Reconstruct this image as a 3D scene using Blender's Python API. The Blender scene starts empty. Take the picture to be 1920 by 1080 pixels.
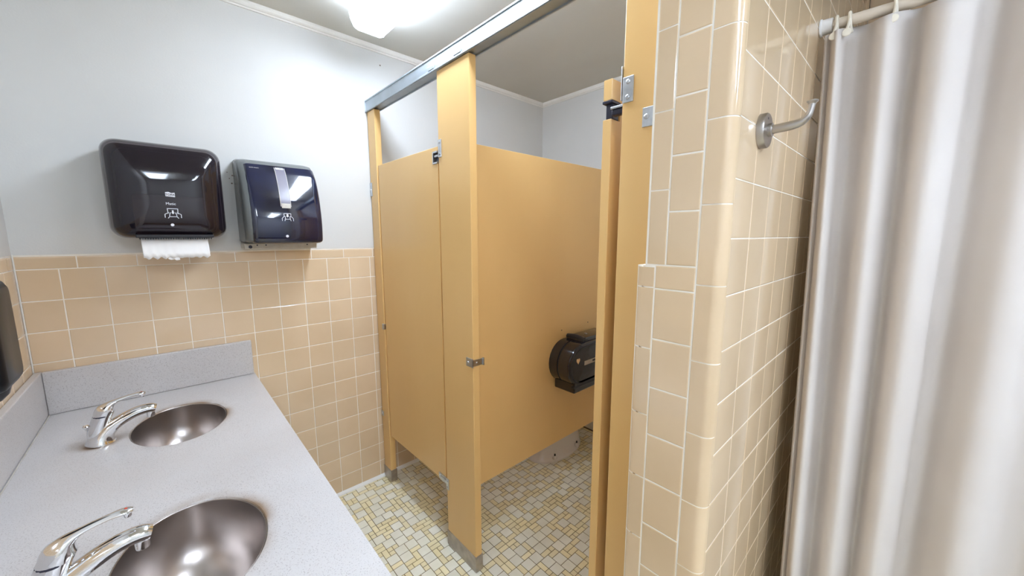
import bpy, bmesh, math, random
from mathutils import Vector, Matrix
random.seed(7)
S = bpy.context.scene
COL = S.collection
PI = math.pi

# ------------------------------------------------------------------ camera
CAM = Vector((0.3721, -2.0308, 1.4156))
YAW, PITCH, FPX = math.radians(42.6725), math.radians(8.0045), 704.9
FWD = Vector((math.sin(YAW)*math.cos(PITCH), math.cos(YAW)*math.cos(PITCH), -math.sin(PITCH)))
RGT = Vector((math.cos(YAW), -math.sin(YAW), 0))
UPV = RGT.cross(FWD)
cd = bpy.data.cameras.new('camera'); cam = bpy.data.objects.new('camera', cd); COL.objects.link(cam)
cd.sensor_width = 36; cd.lens = FPX/1920*36; cd.clip_start = .01
cam.matrix_world = Matrix(((RGT.x, UPV.x, -FWD.x, CAM.x), (RGT.y, UPV.y, -FWD.y, CAM.y), (RGT.z, UPV.z, -FWD.z, CAM.z), (0, 0, 0, 1)))
S.camera = cam
S.cycles.diffuse_bounces = 8          # light reaches deep into the stalls
# ------------------------------------------------------------------ world and exposure (the light comes from the ceiling fixtures)
w = bpy.data.worlds.new('world'); S.world = w; w.use_nodes = True
w.node_tree.nodes['Background'].inputs[0].default_value = (.8, .85, .9, 1)
w.node_tree.nodes['Background'].inputs[1].default_value = .3
S.view_settings.view_transform = 'Standard'; S.view_settings.look = 'None'
S.view_settings.gamma = 1; S.view_settings.use_curve_mapping = False
S.view_settings.exposure = -0.02
LAMP = 33.5          # emission of the fixture lenses
LAMP_COL = (.835, .965, 1.17)

# ------------------------------------------------------------------ helpers
def srgb(r, g, b):
    f = lambda c: (c/255/12.92) if c/255 <= .04045 else ((c/255+.055)/1.055)**2.4
    return (f(r), f(g), f(b), 1)

MATS = {}
def mat(name, col, rough=.5, metal=0, spec=.5, coat=0, var=None, vscale=6, bump=0, bscale=200, emit=None, estr=0, rand=0, stretch=None):
    """Principled with optional noise colour variation, per-object value variation and fine bump."""
    m = bpy.data.materials.new(name); m.use_nodes = True; MATS[name] = m
    nt = m.node_tree; n = nt.nodes; L = nt.links; b = n['Principled BSDF']
    b.inputs['Base Color'].default_value = col; b.inputs['Roughness'].default_value = rough
    b.inputs['Metallic'].default_value = metal; b.inputs['Specular IOR Level'].default_value = spec
    b.inputs['Coat Weight'].default_value = coat; b.inputs['Coat Roughness'].default_value = .05
    if emit:
        b.inputs['Emission Color'].default_value = (*emit, 1); b.inputs['Emission Strength'].default_value = estr
    tc = n.new('ShaderNodeTexCoord'); geo = n.new('ShaderNodeNewGeometry')
    src = None
    if var is not None:
        nz = n.new('ShaderNodeTexNoise'); nz.inputs['Scale'].default_value = vscale; nz.inputs['Detail'].default_value = 4
        if stretch:
            mp = n.new('ShaderNodeMapping'); mp.inputs['Scale'].default_value = stretch
            L.new(geo.outputs['Position'], mp.inputs['Vector']); L.new(mp.outputs[0], nz.inputs['Vector'])
        else:
            L.new(geo.outputs['Position'], nz.inputs['Vector'])
        rp = n.new('ShaderNodeValToRGB'); rp.color_ramp.elements[0].position = .35; rp.color_ramp.elements[1].position = .65
        rp.color_ramp.elements[0].color = var; rp.color_ramp.elements[1].color = col
        L.new(nz.outputs['Fac'], rp.inputs['Fac']); src = rp.outputs['Color']
    if rand:
        oi = n.new('ShaderNodeObjectInfo'); hs = n.new('ShaderNodeHueSaturation')
        mr = n.new('ShaderNodeMapRange'); mr.inputs['To Min'].default_value = 1-rand; mr.inputs['To Max'].default_value = 1+rand
        L.new(oi.outputs['Random'], mr.inputs['Value']); L.new(mr.outputs[0], hs.inputs['Value'])
        if src: L.new(src, hs.inputs['Color'])
        else: hs.inputs['Color'].default_value = col
        src = hs.outputs['Color']
    if src: L.new(src, b.inputs['Base Color'])
    if bump:
        nb = n.new('ShaderNodeTexNoise'); nb.inputs['Scale'].default_value = bscale; nb.inputs['Detail'].default_value = 3
        L.new(geo.outputs['Position'], nb.inputs['Vector'])
        bp = n.new('ShaderNodeBump'); bp.inputs['Strength'].default_value = bump; bp.inputs['Distance'].default_value = .002
        L.new(nb.outputs['Fac'], bp.inputs['Height']); L.new(bp.outputs[0], b.inputs['Normal'])
    return m

def box(bm, a, b, mi=0):
    x0, y0, z0 = [min(p, q) for p, q in zip(a, b)]; x1, y1, z1 = [max(p, q) for p, q in zip(a, b)]
    v = [bm.verts.new(c) for c in ((x0,y0,z0),(x1,y0,z0),(x1,y1,z0),(x0,y1,z0),(x0,y0,z1),(x1,y0,z1),(x1,y1,z1),(x0,y1,z1))]
    fs = [bm.faces.new([v[i] for i in f]) for f in ((3,2,1,0),(4,5,6,7),(0,1,5,4),(1,2,6,5),(2,3,7,6),(3,0,4,7))]
    for f in fs: f.material_index = mi
    return v, fs

def rbox(a, b, r=.003, seg=2):
    bm = bmesh.new(); box(bm, a, b)
    if r: bmesh.ops.bevel(bm, geom=list(bm.edges), offset=r, segments=seg, affect='EDGES', profile=.5)
    return bm

def loft(rings, cap0=True, cap1=True, bm=None, closed=True):
    bm = bm or bmesh.new(); R = [[bm.verts.new(p) for p in r] for r in rings]; n = len(rings[0])
    for A, B in zip(R, R[1:]):
        for i in range(n if closed else n-1):
            j = (i+1) % n; bm.faces.new((A[i], A[j], B[j], B[i]))
    if cap0: bm.faces.new(list(reversed(R[0])))
    if cap1: bm.faces.new(R[-1])
    return bm

def lathe(prof, seg=24, org=(0,0,0), axis='z', bm=None, cap0=True, cap1=True):
    """prof: (radius, height) pairs"""
    o = Vector(org); rings = []
    for r, h in prof:
        ring = []
        for i in range(seg):
            t = 2*PI*i/seg; a, b = r*math.cos(t), r*math.sin(t)
            ring.append(o + (Vector((a,b,h)) if axis=='z' else Vector((a,h,b)) if axis=='y' else Vector((h,a,b))))
        rings.append(ring)
    return loft(rings, cap0, cap1, bm)

def sweep(path, rad, seg=14, flat=1.0, bm=None, up=(0,1,0), caps=True):
    """tube along path; rad list of radii; flat squeezes the section across `up`'s normal"""
    P = [Vector(p) for p in path]; rings = []; up = Vector(up)
    for i, p in enumerate(P):
        t = (P[min(i+1, len(P)-1)] - P[max(i-1, 0)]).normalized()
        s = up - t*up.dot(t); s.normalize(); u = t.cross(s)
        r = rad[i] if isinstance(rad, (list, tuple)) else rad
        fl = flat[i] if isinstance(flat, (list, tuple)) else flat
        rings.append([p + s*(r*math.cos(2*PI*k/seg)) + u*(r*fl*math.sin(2*PI*k/seg)) for k in range(seg)])
    return loft(rings, caps, caps, bm)

def prism(poly, axis, a, b, bm=None):
    """poly: 2-D outline; extruded along axis from a to b"""
    def P(u, v, t): return (t,u,v) if axis=='x' else (u,t,v) if axis=='y' else (u,v,t)
    return loft([[P(u,v,a) for u,v in poly], [P(u,v,b) for u,v in poly]], bm=bm)

def rrect(x0, x1, z0, z1, r, seg=6):
    out = []
    for cx, cz, a0 in ((x1-r,z1-r,0),(x0+r,z1-r,PI/2),(x0+r,z0+r,PI),(x1-r,z0+r,1.5*PI)):
        for k in range(seg+1):
            t = a0 + PI/2*k/seg; out.append((cx+r*math.cos(t), cz+r*math.sin(t)))
    return out

def spl(pts, n):
    """Catmull-Rom resample"""
    P = [Vector(p) for p in pts]; P = [2*P[0]-P[1]]+P+[2*P[-1]-P[-2]]; out = []
    m = len(P)-3
    for k in range(n+1):
        t = k/n*m; i = min(int(t), m-1); t -= i; a, b, c, d = P[i:i+4]
        out.append(.5*((2*b)+(c-a)*t+(2*a-5*b+4*c-d)*t*t+(3*b-a-3*c+d)*t**3))
    return out

def obj(name, bm, m, parent=None, smooth=False, label=None):
    if isinstance(bm, bmesh.types.BMesh):
        bmesh.ops.recalc_face_normals(bm, faces=bm.faces)
        me = bpy.data.meshes.new(name); bm.to_mesh(me); bm.free()
    else: me = bm
    if not me.materials:
        for q in (m if isinstance(m, (list, tuple)) else [m]): me.materials.append(q)
    if smooth:
        for p in me.polygons: p.use_smooth = True
        try: me.set_sharp_from_angle(angle=math.radians(40))
        except Exception: pass
    o = bpy.data.objects.new(name, me); COL.objects.link(o)
    if parent is not None: put(o, parent)
    if label: o['label'] = label
    return o

def world_loc(o):
    l = o.location.copy()
    while o.parent: o = o.parent; l = l + o.location
    return l
def put(o, parent):          # children are modelled in world coordinates
    o.parent = parent
    o.location = o.location - world_loc(parent)

def thing(name, label, cat, loc, group=None):
    o = bpy.data.objects.new(name, None); COL.objects.link(o); o.location = loc
    o.empty_display_size = .05
    return tag(o, label, cat, group)
def tag(o, label, cat, group=None):
    o['label'] = label; o['category'] = cat
    if group: o['group'] = group
    return o
def struct(o): o['kind'] = 'structure'; return o
def bx(name, a, b, m, parent=None, r=.002, seg=2, label=None): return obj(name, rbox(a, b, r, seg), m, parent, label=label)

def text_mesh(txt, size, align='CENTER', bold=.0):
    c = bpy.data.curves.new('lettering', 'FONT'); c.body = txt; c.size = size; c.align_x = align; c.align_y = 'CENTER'
    c.extrude = .0002; c.offset = bold; c.resolution_u = 3
    t = bpy.data.objects.new('tmp', c); COL.objects.link(t)
    dg = bpy.context.evaluated_depsgraph_get(); me = bpy.data.meshes.new_from_object(t.evaluated_get(dg))
    bpy.data.objects.remove(t); bpy.data.curves.remove(c)
    me.name = 'lettering'; me.materials.clear()
    return me

# ------------------------------------------------------------------ materials
M_PAINT = mat('white wall paint', srgb(214,213,209), .55, var=srgb(209,208,204), vscale=2.5, bump=.12, bscale=160)
M_CEIL = mat('ceiling paint', srgb(210,207,197), .8, var=srgb(202,198,187), vscale=1.6, bump=.15, bscale=120)
M_TRIM = mat('trim paint', srgb(236,233,226), .45, var=srgb(228,224,215), vscale=9)
M_TILE = mat('glazed tan tile', srgb(221,197,165), .1, coat=.3, var=srgb(215,190,157), vscale=5, rand=.035, bump=.03, bscale=25)
M_GROUT = mat('white grout', srgb(243,238,230), .85, var=srgb(232,223,208), vscale=14)
M_FWHITE = mat('floor white mosaic', srgb(242,239,224), .32, var=srgb(230,226,206), vscale=7, rand=.05)
M_FYEL = mat('floor yellow mosaic', srgb(243,233,196), .32, var=srgb(235,221,176), vscale=8, rand=.06)
M_FGROUT = mat('floor grout', srgb(138,116,72), .9, var=srgb(84,64,32), vscale=3.2)
M_STALL = mat('tan partition paint', srgb(230,190,127), .28, var=srgb(226,185,121), vscale=3, bump=.05, bscale=350, stretch=(1,1,.25))
M_STALL_EDGE = mat('tan partition edge', srgb(206,172,118), .36, var=srgb(196,160,104), vscale=5)
M_STEEL = mat('brushed steel', (.52,.5,.48,1), .3, 1, var=(.42,.39,.37,1), vscale=8)
M_SHOE = mat('worn steel shoe', (.52,.48,.44,1), .42, 1, var=(.38,.34,.31,1), vscale=25)
M_ALU = mat('anodised aluminium', (.45,.5,.54,1), .48, 1, var=(.4,.44,.47,1), vscale=10)
M_ZINC = mat('zinc hardware', (.62,.64,.67,1), .3, 1, var=(.5,.52,.55,1), vscale=40)
M_CHROME = mat('chrome', (.82,.82,.83,1), .07, 1)
M_DARKMETAL = mat('dark hardware', (.03,.03,.05,1), .35, .3)
M_SINK = mat('satin stainless basin', (.54,.49,.465,1), .3, 1, var=(.46,.415,.39,1), vscale=7, bump=.02, bscale=30)
M_DRAIN = mat('drain steel', (.3,.29,.29,1), .3, 1)
M_BLACK = mat('black gloss plastic', (.010,.009,.013,1), .07, spec=.6, coat=.4)
M_SOAP = mat('black satin soap housing', (.008,.008,.010,1), .3, spec=.2)
M_BLACKM = mat('black satin plastic', (.012,.011,.014,1), .35)
M_NAVY = mat('navy smoked plastic', (.004,.005,.018,1), .06, spec=.6, coat=.5, var=(.007,.012,.05,1), vscale=9)
M_GREYP = mat('grey plastic shell', srgb(98,101,100), .25)
M_GREYL = mat('pale grey plastic', srgb(200,196,188), .4, var=srgb(186,178,164), vscale=30)
M_WHITEINK = mat('white print', srgb(225,225,230), .5)
M_GREYINK = mat('grey strip', srgb(132,128,140), .2)
M_PAPER = mat('paper towel', srgb(240,238,236), .9, bump=.1, bscale=300)
M_ROLL = mat('paper roll', srgb(150,128,116), .9)
M_PORC = mat('porcelain', srgb(232,228,228), .12, coat=.3)
M_CURT = None
M_RODM = mat('beige rod paint', srgb(214,203,188), .35)
M_RING = mat('cream plastic', srgb(232,226,212), .35)
M_COLLAR = mat('white collar', srgb(226,226,226), .4)
M_BADGE = mat('tan sticker', srgb(226,188,140), .6)
M_TAG = mat('silver label', srgb(176,164,146), .4)
M_RED = mat('red dot', srgb(200,60,40), .4)
M_LENS = mat('lit acrylic lens', (.85,.93,1,1), .3, emit=LAMP_COL, estr=LAMP)
M_FIXT = mat('white enamel', srgb(236,236,236), .4)
M_DIRT = mat('dirt', srgb(120,104,90), .9)
M_CAULK = mat('white caulk', srgb(232,230,224), .6)

def smoked():
    m = bpy.data.materials.new('smoked clear cover'); m.use_nodes = True; nt = m.node_tree; n = nt.nodes
    b = n['Principled BSDF']; b.inputs['Base Color'].default_value = (.013,.009,.016,1); b.inputs['Roughness'].default_value = .05
    b.inputs['Coat Weight'].default_value = .4; b.inputs['Specular IOR Level'].default_value = .6
    t = n.new('ShaderNodeBsdfTransparent'); t.inputs[0].default_value = (.42,.34,.36,1)
    x = n.new('ShaderNodeMixShader'); x.inputs[0].default_value = .3
    nt.links.new(b.outputs[0], x.inputs[1]); nt.links.new(t.outputs[0], x.inputs[2]); nt.links.new(x.outputs[0], n['Material Output'].inputs[0])
    return m
M_SMOKE = smoked()

SINKS = ((.36, -.39), (.36, -1.095)); SA, SB = .125, .17
def counter_mat():
    m = mat('speckled solid surface', srgb(201,198,197), .3, var=srgb(195,191,189), vscale=4)
    nt = m.node_tree; n = nt.nodes; L = nt.links; b = n['Principled BSDF']
    geo = n.new('ShaderNodeNewGeometry')
    src = b.inputs['Base Color'].links[0].from_socket
    # fine speckles
    nz = n.new('ShaderNodeTexNoise'); nz.inputs['Scale'].default_value = 400; nz.inputs['Detail'].default_value = 1
    L.new(geo.outputs['Position'], nz.inputs['Vector'])
    r = n.new('ShaderNodeValToRGB'); r.color_ramp.elements[0].position = .3; r.color_ramp.elements[0].color = srgb(186,178,176)
    r.color_ramp.elements[1].position = .42; r.color_ramp.elements[1].color = (1,1,1,1)
    L.new(nz.outputs['Fac'], r.inputs['Fac'])
    mx = n.new('ShaderNodeMix'); mx.data_type = 'RGBA'; mx.blend_type = 'MULTIPLY'; mx.inputs['Factor'].default_value = .6
    L.new(src, mx.inputs['A']); L.new(r.outputs['Color'], mx.inputs['B']); src = mx.outputs['Result']
    sep = n.new('ShaderNodeSeparateXYZ'); L.new(geo.outputs['Position'], sep.inputs[0])
    sn = n.new('ShaderNodeTexNoise'); sn.inputs['Scale'].default_value = 9; L.new(geo.outputs['Position'], sn.inputs['Vector'])
    def mth(op, a, bb=None):
        q = n.new('ShaderNodeMath'); q.operation = op
        for i, v in enumerate((a, bb)):
            if v is None: continue
            if isinstance(v, (int, float)): q.inputs[i].default_value = v
            else: L.new(v, q.inputs[i])
        return q.outputs[0]
    # brown mineral stains around the basins and the faucet feet
    spots = [(sx, sy, SA, SB, .985, 1.24, 1.5) for sx, sy in SINKS] + [(.174, sy-.008, .034, .036, .95, 1.75, 1.2) for sx, sy in SINKS]
    for cx, cy, a, bq, d0, d1, k in spots:
        ex = mth('DIVIDE', mth('SUBTRACT', sep.outputs['X'], cx), a); ey = mth('DIVIDE', mth('SUBTRACT', sep.outputs['Y'], cy), bq)
        d = mth('SQRT', mth('ADD', mth('MULTIPLY', ex, ex), mth('MULTIPLY', ey, ey)))
        mr = n.new('ShaderNodeMapRange'); mr.inputs['From Min'].default_value = d0; mr.inputs['From Max'].default_value = d1
        mr.inputs['To Min'].default_value = 1; mr.inputs['To Max'].default_value = 0; L.new(d, mr.inputs['Value'])
        far = mth('MINIMUM', mth('MAXIMUM', mth('ADD', mth('MULTIPLY', mth('ADD', ex, ey), .5), .3), 0.1), 1) if a > .1 else 1.0
        nn = mth('MINIMUM', mth('MAXIMUM', mth('MULTIPLY', mth('SUBTRACT', sn.outputs['Fac'], .3), 3), 0), 1)
        fac = mth('MINIMUM', mth('MULTIPLY', mth('MULTIPLY', mth('POWER', mr.outputs[0], 2.2), k), mth('MULTIPLY', far, nn)), .85)
        mx = n.new('ShaderNodeMix'); mx.data_type = 'RGBA'; L.new(fac, mx.inputs['Factor']); L.new(src, mx.inputs['A'])
        mx.inputs['B'].default_value = srgb(128,98,62); src = mx.outputs['Result']
    L.new(src, b.inputs['Base Color'])
    return m
M_COUNTER = counter_mat()

def curtain_mat():
    m = mat('ivory vinyl curtain', srgb(217,211,207), .7, spec=.3, var=srgb(211,204,199), vscale=3, bump=.1, bscale=14)
    nt = m.node_tree; n = nt.nodes; L = nt.links
    t = n.new('ShaderNodeBsdfTranslucent'); t.inputs[0].default_value = srgb(226,208,190)
    x = n.new('ShaderNodeMixShader'); x.inputs[0].default_value = .06
    L.new(n['Principled BSDF'].outputs[0], x.inputs[1]); L.new(t.outputs[0], x.inputs[2]); L.new(x.outputs[0], n['Material Output'].inputs[0])
    return m
M_CURT = curtain_mat()

# ------------------------------------------------------------------ setting: shell
RX, RYF, ZC = 2.558, -4.3, 2.385        # right wall, wall behind the camera, ceiling
TP = .1088                              # tile pitch
CAPZ0, CAPZ1 = 1.2997, 1.351            # cap course
def shell(name, boxes, mats):
    bm = bmesh.new()
    for a, b, mi in boxes: box(bm, a, b, mi)
    return struct(obj(name, bm, mats))
GR = .0009                              # joints lie this far behind the tile faces
wall_back = shell('wall_back', [((-.1,0,CAPZ1-.002), (RX+.1,.1,ZC), 0), ((-.1,GR,0), (RX+.1,.1,CAPZ1-.002), 1)], [M_PAINT, M_GROUT])
wall_left = shell('wall_left', [((-.1,RYF,CAPZ1-.002), (0,0,ZC), 0), ((-.1,RYF,0), (-GR,0,CAPZ1-.002), 1)], [M_PAINT, M_GROUT])
wall_right = shell('wall_right', [((RX,RYF,CAPZ1-.002), (RX+.1,0,ZC), 0), ((RX+GR,RYF,0), (RX+.1,0,CAPZ1-.002), 1)], [M_PAINT, M_GROUT])
wall_front = shell('wall_front', [((-.1,RYF-.1,0), (RX+.1,RYF,ZC), 0)], [M_PAINT])
ceiling = shell('ceiling', [((-.1,RYF-.1,ZC), (RX+.1,.1,ZC+.1), 0)], [M_CEIL])
floor = shell('floor', [((-.1,RYF-.1,-.1), (RX+.1,.1,-.0015), 0)], [M_FGROUT])
# tiled wall between the stalls and the shower: its end faces the room
PX, HY, PBY = 1.125, -1.789, -1.634
BR = .021                               # bullnose radius
end_wall = shell('wall_shower', [((PX+GR,HY+BR,0), (RX,PBY,ZC), 0), ((PX+BR,HY+GR,0), (RX,HY+BR,ZC), 0), ((PX+GR+.004,PBY,0), (RX,PBY+.019,1.352), 0)], [M_GROUT])

shell('wall_added_shower_end', [((1.64,-2.85,0), (RX,-2.75,ZC), 0)], [M_PAINT])  # unseen wall, added to keep the rear lights from brightening the shower
def quarter_trim(name, p0, p1, n):
    """cove strip along the ceiling from p0 to p1; n points into the room"""
    p0, p1, n = Vector(p0), Vector(p1), Vector(n); rings = []
    prof = [(0,0),(.006,.0),(.008,.006),(.013,.008),(.017,.013),(.02,.02),(.02,.028),(0,.028)]
    for p in (p0, p1): rings.append([p + n*a + Vector((0,0,b)) for a, b in prof])
    return struct(obj(name, loft(rings), M_TRIM))
ZT = ZC-.0278
quarter_trim('trim_1', (0,0,ZT), (RX,0,ZT), (0,-1,0))
quarter_trim('trim_2', (RX,0,ZT), (RX,HY,ZT), (-1,0,0))
quarter_trim('trim_3', (0,RYF,ZT), (0,0,ZT), (1,0,0))

# ------------------------------------------------------------------ wall tiles
TM = {}
def tile_mesh(w_, h_, m=None, rl=0):
    """flat glazed tile centred on the origin; face at n=0, edges eased. local x=u, y=v, z=n"""
    key = (round(w_,4), round(h_,4), rl)
    if key in TM: return TM[key]
    e, t = .0016, .006; a, b = w_/2, h_/2
    rings = [[(-a,-b,-t),(a,-b,-t),(a,b,-t),(-a,b,-t)], [(-a,-b,-.0008),(a,-b,-.0008),(a,b,-.0008),(-a,b,-.0008)],
             [(-a+e,-b+e,0),(a-e,-b+e,0),(a-e,b-e,0),(-a+e,b-e,0)]]
    bm = loft(rings, cap0=False)
    bmesh.ops.recalc_face_normals(bm, faces=bm.faces)
    me = bpy.data.meshes.new('tile'); bm.to_mesh(me); bm.free(); me.materials.append(m or M_TILE); TM[key] = me
    return me
def place_tile(name, me, c, u, v, parent, tilt=.0022):
    u, v = Vector(u), Vector(v); n = u.cross(v)
    M = Matrix((u, v, n)).transposed().to_4x4()
    M = M @ Matrix.Rotation(random.uniform(-tilt, tilt), 4, 'X') @ Matrix.Rotation(random.uniform(-tilt, tilt), 4, 'Y')
    o = bpy.data.objects.new(name, me); COL.objects.link(o); o.parent = parent
    o.matrix_basis = Matrix.Translation(Vector(c)) @ M
    return o
J = .0032                               # joint width
def run(a, b, step, phase):
    """joints of a course between a and b"""
    k = math.ceil((a-phase)/step + 1e-6); out = [a]
    while phase+k*step < b-1e-6: out.append(phase+k*step); k += 1
    return out + [b]
ROWS = [CAPZ0-TP*k for k in range(12)] + [0.0]
# back wall
cols = run(0.002, RX, .1095, .0959)
for r in range(12):
    for c0, c1 in zip(cols, cols[1:]):
        if c1-c0 < .012: continue
        if c1 < .6 and ROWS[r] < .78: continue        # behind the vanity
        z1, z0 = ROWS[r], ROWS[r+1]
        place_tile('tile', tile_mesh(c1-c0-J, z1-z0-J), ((c0+c1)/2, 0, (z0+z1)/2), (1,0,0), (0,0,1), wall_back)
def cap_mesh(w_):
    key = ('cap', round(w_,4))
    if key in TM: return TM[key]
    h = CAPZ1-CAPZ0-J; a = w_/2
    prof = [(-h/2,-.006),(-h/2,-.0008),(-h/2+.001,0),(h/2-.012,0),(h/2-.006,-.001),(h/2-.002,-.0035),(h/2,-.008)]
    bm = loft([[(-a,v,n) for v,n in prof], [(a,v,n) for v,n in prof]])
    bmesh.ops.recalc_face_normals(bm, faces=bm.faces)
    me = bpy.data.meshes.new('cap_tile'); bm.to_mesh(me); bm.free(); me.materials.append(M_TILE); TM[key] = me
    return me
caps = run(0.002, RX, .1525, -.012)
for c0, c1 in zip(caps, caps[1:]):
    if c1-c0 < .012: continue
    place_tile('cap_tile', cap_mesh(c1-c0-J), ((c0+c1)/2, 0, (CAPZ0+CAPZ1)/2), (1,0,0), (0,0,1), wall_back)
# left wall above the vanity splash
lcols = run(-1.75, -.002, .1095, -.1115)
for r in range(4):
    for c0, c1 in zip(lcols, lcols[1:]):
        if c1-c0 < .012: continue
        z1, z0 = ROWS[r], ROWS[r+1]
        place_tile('tile', tile_mesh(c1-c0-J, z1-z0-J), (0, (c0+c1)/2, (z0+z1)/2), (0,1,0), (0,0,1), wall_left)
lcaps = run(-1.75, -.002, .1525, -.06)
for c0, c1 in zip(lcaps, lcaps[1:]):
    if c1-c0 < .012: continue
    place_tile('cap_tile', cap_mesh(c1-c0-J), (0, (c0+c1)/2, (CAPZ0+CAPZ1)/2), (0,1,0), (0,0,1), wall_left)
# shower-side face with the robe hook
HX0 = PX+BR
hcols = run(HX0, RX, .1105, HX0)
hz = [1.409+TP*k for k in range(9, -13, -1)]; hz = [ZC-.002]+[z for z in hz if z < ZC-.02] + [0.0]
for z1, z0 in zip(hz, hz[1:]):
    for c0, c1 in zip(hcols, hcols[1:]):
        if c1-c0 < .012 or (c1 > 2.16 and z0 < 1.72): continue      # behind the curtain
        place_tile('tile', tile_mesh(c1-c0-.0024, z1-z0-.0024), ((c0+c1)/2, HY, (z0+z1)/2), (1,0,0), (0,0,1), end_wall)
# shower part of the right wall, all tiled
bm = bmesh.new()
ny_ = 8
for z1, z0 in zip(hz, hz[1:]):
    for k in range(ny_):
        ya, yb = HY-.1175*k, HY-.1175*(k+1)
        box(bm, (RX-.008, ya-.0015, z0+.0015), (RX-.002, yb+.0015, z1-.0015))
o_ = obj('wall_tiling', bm, M_TILE, wall_right); o_['kind'] = 'stuff'
obj('grout_bed', rbox((RX-.0028,-2.749,0),(RX+.001,HY-.001,ZC-.001),0), M_GROUT, wall_right)
# end face: middle and inner columns
Y1, Y2U, Y2L = -1.7395, -1.678, -1.6565
ZS = 1.354                              # the wall thickens below this height
def courses(top, bot, phase, step):
    k = math.ceil((bot-phase)/step + 1e-6); out = [bot]
    while phase+k*step < top-1e-6: out.append(phase+k*step); k += 1
    return out+[top]
for top, bot, ph, st, ya, yb in ((ZC-.002, ZS, 1.354, .108, Y1, Y2U), (ZS, 0, 1.304, .1088, Y1, Y2L)):
    zz = courses(top, bot, ph, st)
    for z0, z1 in zip(zz, zz[1:]):
        if z1-z0 < .015: continue
        place_tile('tile', tile_mesh(yb-ya-J, z1-z0-J), (PX, (ya+yb)/2, (z0+z1)/2), (0,-1,0), (0,0,1), end_wall)
def bull_mesh(flat, r, h, flip, ret=.004):
    """bullnose trim: flat strip then a rounded return. local u=x along the face away from corner, v=y, n=z"""
    key = ('bull', round(flat,4), round(r,4), round(h,4), flip)
    if key in TM: return TM[key]
    prof = [(-.0,-.006),(0,-.001),(.001,0),(flat,0)]
    prof += [(flat+r*math.sin(t), -r+r*math.cos(t)) for t in [PI/2*k/9 for k in range(1,10)]]
    prof += [(flat+r,-r-ret),(flat+r-.006,-r-ret),(flat+r-.006,-r)]
    s = -1 if flip else 1
    e = .0009
    rings = [[(s*a,-h/2,b) for a,b in prof],[(s*a,h/2,b) for a,b in prof]]
    bm = loft(rings)
    bmesh.ops.recalc_face_normals(bm, faces=bm.faces)
    me = bpy.data.meshes.new('bullnose_tile'); bm.to_mesh(me); bm.free(); me.materials.append(M_TILE)
    for p in me.polygons: p.use_smooth = True
    me.set_sharp_from_angle(angle=math.radians(35))
    TM[key] = me
    return me
# outer corner: rounds from the end face onto the hook face
zz = courses(ZC-.002, 0, 1.776, .152)
for z0, z1 in zip(zz, zz[1:]):
    if z1-z0 < .015: continue
    fl = (Y1-J/2) - (HY+BR)
    place_tile('bullnose_tile', bull_mesh(fl, BR, z1-z0-.0028, False, .0), (PX, Y1-J/2, (z0+z1)/2), (0,-1,0), (0,0,1), end_wall, .001)
# inner edge beside the pilaster: shallow rounded edge above, bullnose below
zz = courses(ZC-.002, ZS, 1.354, .152)
for z0, z1 in zip(zz, zz[1:]):
    if z1-z0 < .015: continue
    fl = PBY-.008-(Y2U+J/2)
    place_tile('bullnose_tile', bull_mesh(fl, .008, z1-z0-J, True, .012), (PX, Y2U+J/2, (z0+z1)/2), (0,-1,0), (0,0,1), end_wall, .001)
zz = [0.0, .108] + [1.172-.152*k for k in range(6,-1,-1)] + [1.306, ZS-.004]
for z0, z1 in zip(zz, zz[1:]):
    if z1-z0 < .015: continue
    fl = -1.612-.016-(Y2L+J/2)
    place_tile('bullnose_tile', bull_mesh(fl, .016, z1-z0-J, True, .012), (PX, Y2L+J/2, (z0+z1)/2), (0,-1,0), (0,0,1), end_wall, .001)
# rounded grout cores behind the bullnose courses
def core(cx, cy, r_, sy, z0, z1):
    pr = [(cx+.004,cy)] + [(cx-r_*math.cos(q)*1.0, cy+sy*r_*math.sin(q)) for q in [PI/2*k/10 for k in range(11)]] + [(cx+.004,cy+sy*r_)]
    obj('grout_core', prism(pr,'z',z0,z1), M_GROUT, end_wall, True)
core(PX+BR, HY+BR, BR-GR, -1, 0, ZC)
core(PX+.008, PBY-.008, .008-GR, 1, ZS, ZC)
core(PX+.016, -1.628, .016-GR, 1, 0, ZS-.004)
# caulk bead down the inner edge of the wall end
obj('caulk_bead', sweep([(PX+.012,PBY+.002,1.36),(PX+.012,PBY+.003,1.7),(PX+.012,PBY+.002,2.37)], .003, 8), M_CAULK, end_wall, True)
# thick white corner joint
obj('corner_joint', rbox((0,-.004,.945),(.004,0,1.352),.001,1), M_CAULK, wall_back)
obj('floor_joint', prism([(.002,0),(-.014,0),(-.012,.006),(-.004,.012),(.002,.018)], 'x', .62, RX), M_CAULK, wall_back)

for cx_, cz_, r_ in ((.617,1.668,.003),(.606,1.655,.0022),(.613,1.635,.0032),(.6,1.68,.002),(1.30,2.30,.004)):
    obj('wall_pock', lathe([(r_,0),(r_*.8,-.0006)],7,(cx_,0,cz_),'y'), M_DIRT, wall_back)
# ------------------------------------------------------------------ floor mosaic
U = .0247
NX, NY = int((RX-.0)/U), int(3.0/U)
grid = [[0]*NY for _ in range(NX)]
frnd = random.Random(11)
pieces = []
def free(i, j, a, b): return i+a <= NX and j+b <= NY and all(grid[i+p][j+q] == 0 for p in range(a) for q in range(b))
def take(i, j, a, b):
    for p in range(a):
        for q in range(b): grid[i+p][j+q] = 1
    pieces.append((i, j, a, b))
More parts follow.
